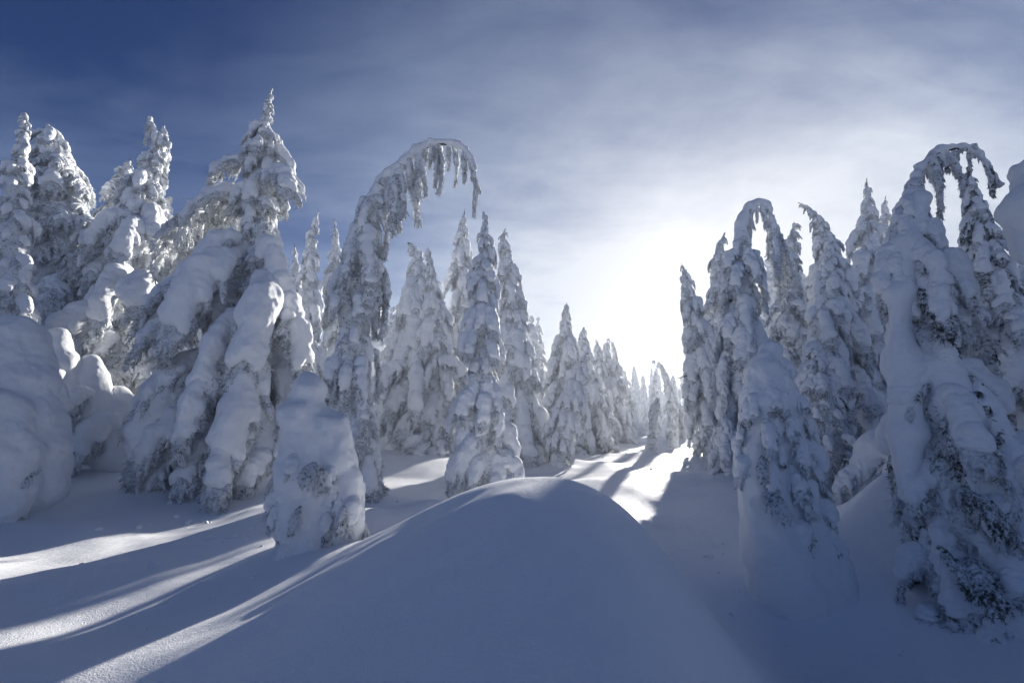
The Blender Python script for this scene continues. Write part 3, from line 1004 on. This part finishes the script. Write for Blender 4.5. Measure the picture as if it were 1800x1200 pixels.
# (bare twigs are set once the ground is there)
# ground is needed before anything can be seated on it
for t in MASSES:
    lowest = max((c for ch in t['prims'] for c in ch), key=lambda c: c[1])
    q = P(lowest[0], lowest[1], t['D'])
    BUMPS.append((q[0], q[1], .8, .10))

th = np.concatenate([np.linspace(-180, -62, 60, endpoint=False), np.linspace(-62, 62, 380), np.linspace(62, 180, 60)[1:]])
rad = np.concatenate([[0.3], np.exp(np.linspace(math.log(0.9), math.log(900), 560))])
TT, RR = np.meshgrid(np.radians(th), rad)
GX = RR * np.sin(TT); GY = RR * np.cos(TT)
GZ = ground_h(GX, GY)
nr, na = GX.shape
I = np.arange(nr * na).reshape(nr, na)
Qg = np.stack([I[:-1, :-1], I[:-1, 1:], I[1:, 1:], I[1:, :-1]], -1).reshape(-1, 4)
go = link('snow_ground', mk_mesh('snow_ground', np.stack([GX, GY, GZ], -1).reshape(-1, 3), Qg, None, M_SNOW))
tag(go, kind='structure')

for t in TREES:
    grow(t)
for t in MASSES:
    grow_mass(t)


def twig(label, D, px, rad, name='bare_twig', cat='twig', seed=1, seat=False):
    rng = np.random.default_rng(seed)
    pts = np.array([P(a, b, D + c) for a, b, c in px])
    if seat:
        dz = gz(pts[0, 0], pts[0, 1]) - 0.03 - pts[0, 2]
        pts[:, 2] += dz
    path = smooth_path(pts, 14)
    V, Q = tube(path, np.linspace(rad, rad * .4, 14), 6)
    Vs, Qs, n = [V], [np.array(Q)], len(V)
    for i in range(4):
        a = path[3 + i * 3 - 1]
        b = a + (path[-1] - path[0]) * .16 + rng.normal(0, .1, 3) * np.linalg.norm(path[-1] - path[0]) * .7
        v, q = tube(np.array([a, (a + b) / 2 + rng.normal(0, .01, 3), b]), [rad * .5, rad * .4, rad * .2], 5)
        Vs.append(v); Qs.append(np.array(q) + n); n += len(v)
    o = link(name, mk_mesh(name, np.concatenate(Vs) - pts[0], np.concatenate(Qs), None, M_BARK))
    o.location = pts[0]
    tag(o, label, cat)


twig('dark curved twig poking out of the snow at the foot of the right foreground arch', 5.0,
     [(1620, 1150, 0), (1640, 1132, -.05), (1668, 1134, -.08), (1684, 1152, -.1)], .012, seed=3, seat=True)
twig('thin dead branch sticking out left from the slim backlit conifer against the white sky', 21,
     [(1240, 640, 0), (1224, 618, -.1), (1204, 602, -.2)], .03, 'dead_branch', 'branch', 4)
twig('lower bare dead branch reaching left from the slim backlit conifer', 21,
     [(1245, 660, 0), (1222, 658, -.1), (1192, 664, -.2)], .03, 'dead_branch', 'branch', 5)

crng = np.random.default_rng(77)
cl = []
for (px, py, D, spread, n) in ((430, 930, 8.0, .8, 26), (700, 905, 10.2, .6, 14), (1330, 1010, 6.9, .8, 16), (330, 880, 11, 1.4, 22), (1600, 1120, 5.0, .6, 14), (560, 1000, 6.2, .7, 16), (1080, 800, 20, 2.5, 10)):
    c = P(px, py, D)
    for i in range(n):
        x, y = c[0] + crng.normal(0, spread), c[1] + crng.normal(0, spread)
        r = .012 + .045 * crng.random() ** 2.5
        p = np.array([x, y, gz(x, y) + r * .25])
        cl.append((p, r, p + np.array([crng.normal(0, r), crng.normal(0, r), 0]), r * .7))
cV, cQ, nn = [], [], 0
for q in cl:
    v, f = sdf_mesh([q], q[1] * .45, .01, [(30, q[1] * .3)], nn)
    cV.append(v); cQ.append(f + nn); nn += len(v)
tag(link('snow_crumbs', mk_mesh('snow_crumbs', np.concatenate(cV), np.concatenate(cQ), None, M_CAP)), kind='stuff')

# ------------------------------------------------------------------ far trees: one mesh each, copied
def far_proto(seed):
    rng = np.random.default_rng(seed)
    Vs, Ts = [], []
    H = 9.0
    prims = []
    lean = rng.uniform(-.6, .6)
    ax = lambda s: np.array([lean * s * s, 0, H * s])
    n = 110
    for i in range(n):
        s = 0.04 + 0.94 * (i / n) ** .85
        r = 1.35 * (1 - s) ** .8 + .08
        az = i * 2.4 + rng.uniform(-.4, .4)
        d = np.array([math.cos(az), math.sin(az), 0])
        p0 = ax(s)
        rr = r * rng.uniform(.7, 1.15)
        p1 = p0 + d * rr * .65 + np.array([0, 0, -.25 * rr])
        p2 = p0 + d * rr + np.array([0, 0, -1.0 * rr])
        prims += [(p0, .16 * r + .05, p1, .20 * r + .05), (p1, .20 * r + .05, p2, .05)]
    for i in range(16):
        s0, s1 = i / 16, (i + 1) / 16
        prims.append((ax(s0), .45 * (1 - s0) + .06, ax(s1), .45 * (1 - s1) + .05))
    V, Q = sdf_mesh(prims, .085, .08, [(2.5, .08), (7, .06)], seed)
    me = mk_mesh('far_conifer', V, Q, None, None)
    me.materials.append(M_FAR)
    return me


M_FAR = foliage_material('far_rimed_tree', 0.26, 0.42, 7.0)
FARP = [far_proto(300 + i) for i in range(5)]
frng = np.random.default_rng(9)
spots = []
# behind the meadow
for i in range(34):
    spots.append((1104 + i * 4.4 + frng.uniform(-3, 3), frng.uniform(42, 75), frng.uniform(640, 705), 'snowy conifer in the far row closing off the meadow', 'far conifers closing off the meadow'))
# behind the left trees
for i in range(46):
    spots.append((-60 + i * 22 + frng.uniform(-9, 9), frng.uniform(24, 42), frng.uniform(430, 600) + max(0, (i - 30)) * 4, 'snowy conifer deep in the left wood behind the near trees', 'conifers deep in the left wood'))
for i in range(44):
    spots.append((1285 + i * 13 + frng.uniform(-8, 8), frng.uniform(22, 36), frng.uniform(430, 600), 'snowy conifer deep in the right wood behind the near trees', 'conifers deep in the right wood'))
for (px, D, top, lab, grp) in spots:
    q = P(px, top, D)
    x, y = q[0], q[1]
    g = gz(x, y)
    h = q[2] - g + .3
    o = bpy.data.objects.new('conifer_tree', FARP[frng.integers(len(FARP))])
    COL.objects.link(o)
    o.location = (x, y, g - .3)
    sc = h / 9.0
    o.scale = (max(sc * frng.uniform(.85, 1.15), .45), max(sc, .45), sc)
    o.rotation_euler = (0, 0, frng.uniform(0, 6.28))
    tag(o, lab, 'conifer', grp)

# ------------------------------------------------------------------ haze
HAZE = 0.0013
if HAZE:
    hm = bpy.data.materials.new('haze')
    hm.use_nodes = True
    hn = hm.node_tree
    hn.nodes.clear()
    pv = nd(hn, 'ShaderNodeVolumePrincipled')
    pv.inputs['Color'].default_value = (0.92, 0.95, 1.0, 1)
    pv.inputs['Density'].default_value = HAZE
    pv.inputs['Anisotropy'].default_value = 0.5
    ho = nd(hn, 'ShaderNodeOutputMaterial')
    lk(hn, pv.outputs[0], ho.inputs['Volume'])
    z0 = float(GZ.min()) - 1.0
    z1 = 17.0
    a = 905.0
    HV = [(x, y, z) for x in (-a, a) for y in (-a, a) for z in (z0, z1)]
    HQ = [(0, 1, 3, 2), (4, 6, 7, 5), (0, 4, 5, 1), (2, 3, 7, 6), (0, 2, 6, 4), (1, 5, 7, 3)]
    hz = link('haze', mk_mesh('haze', HV, HQ, None, hm, False))
    tag(hz, kind='stuff')
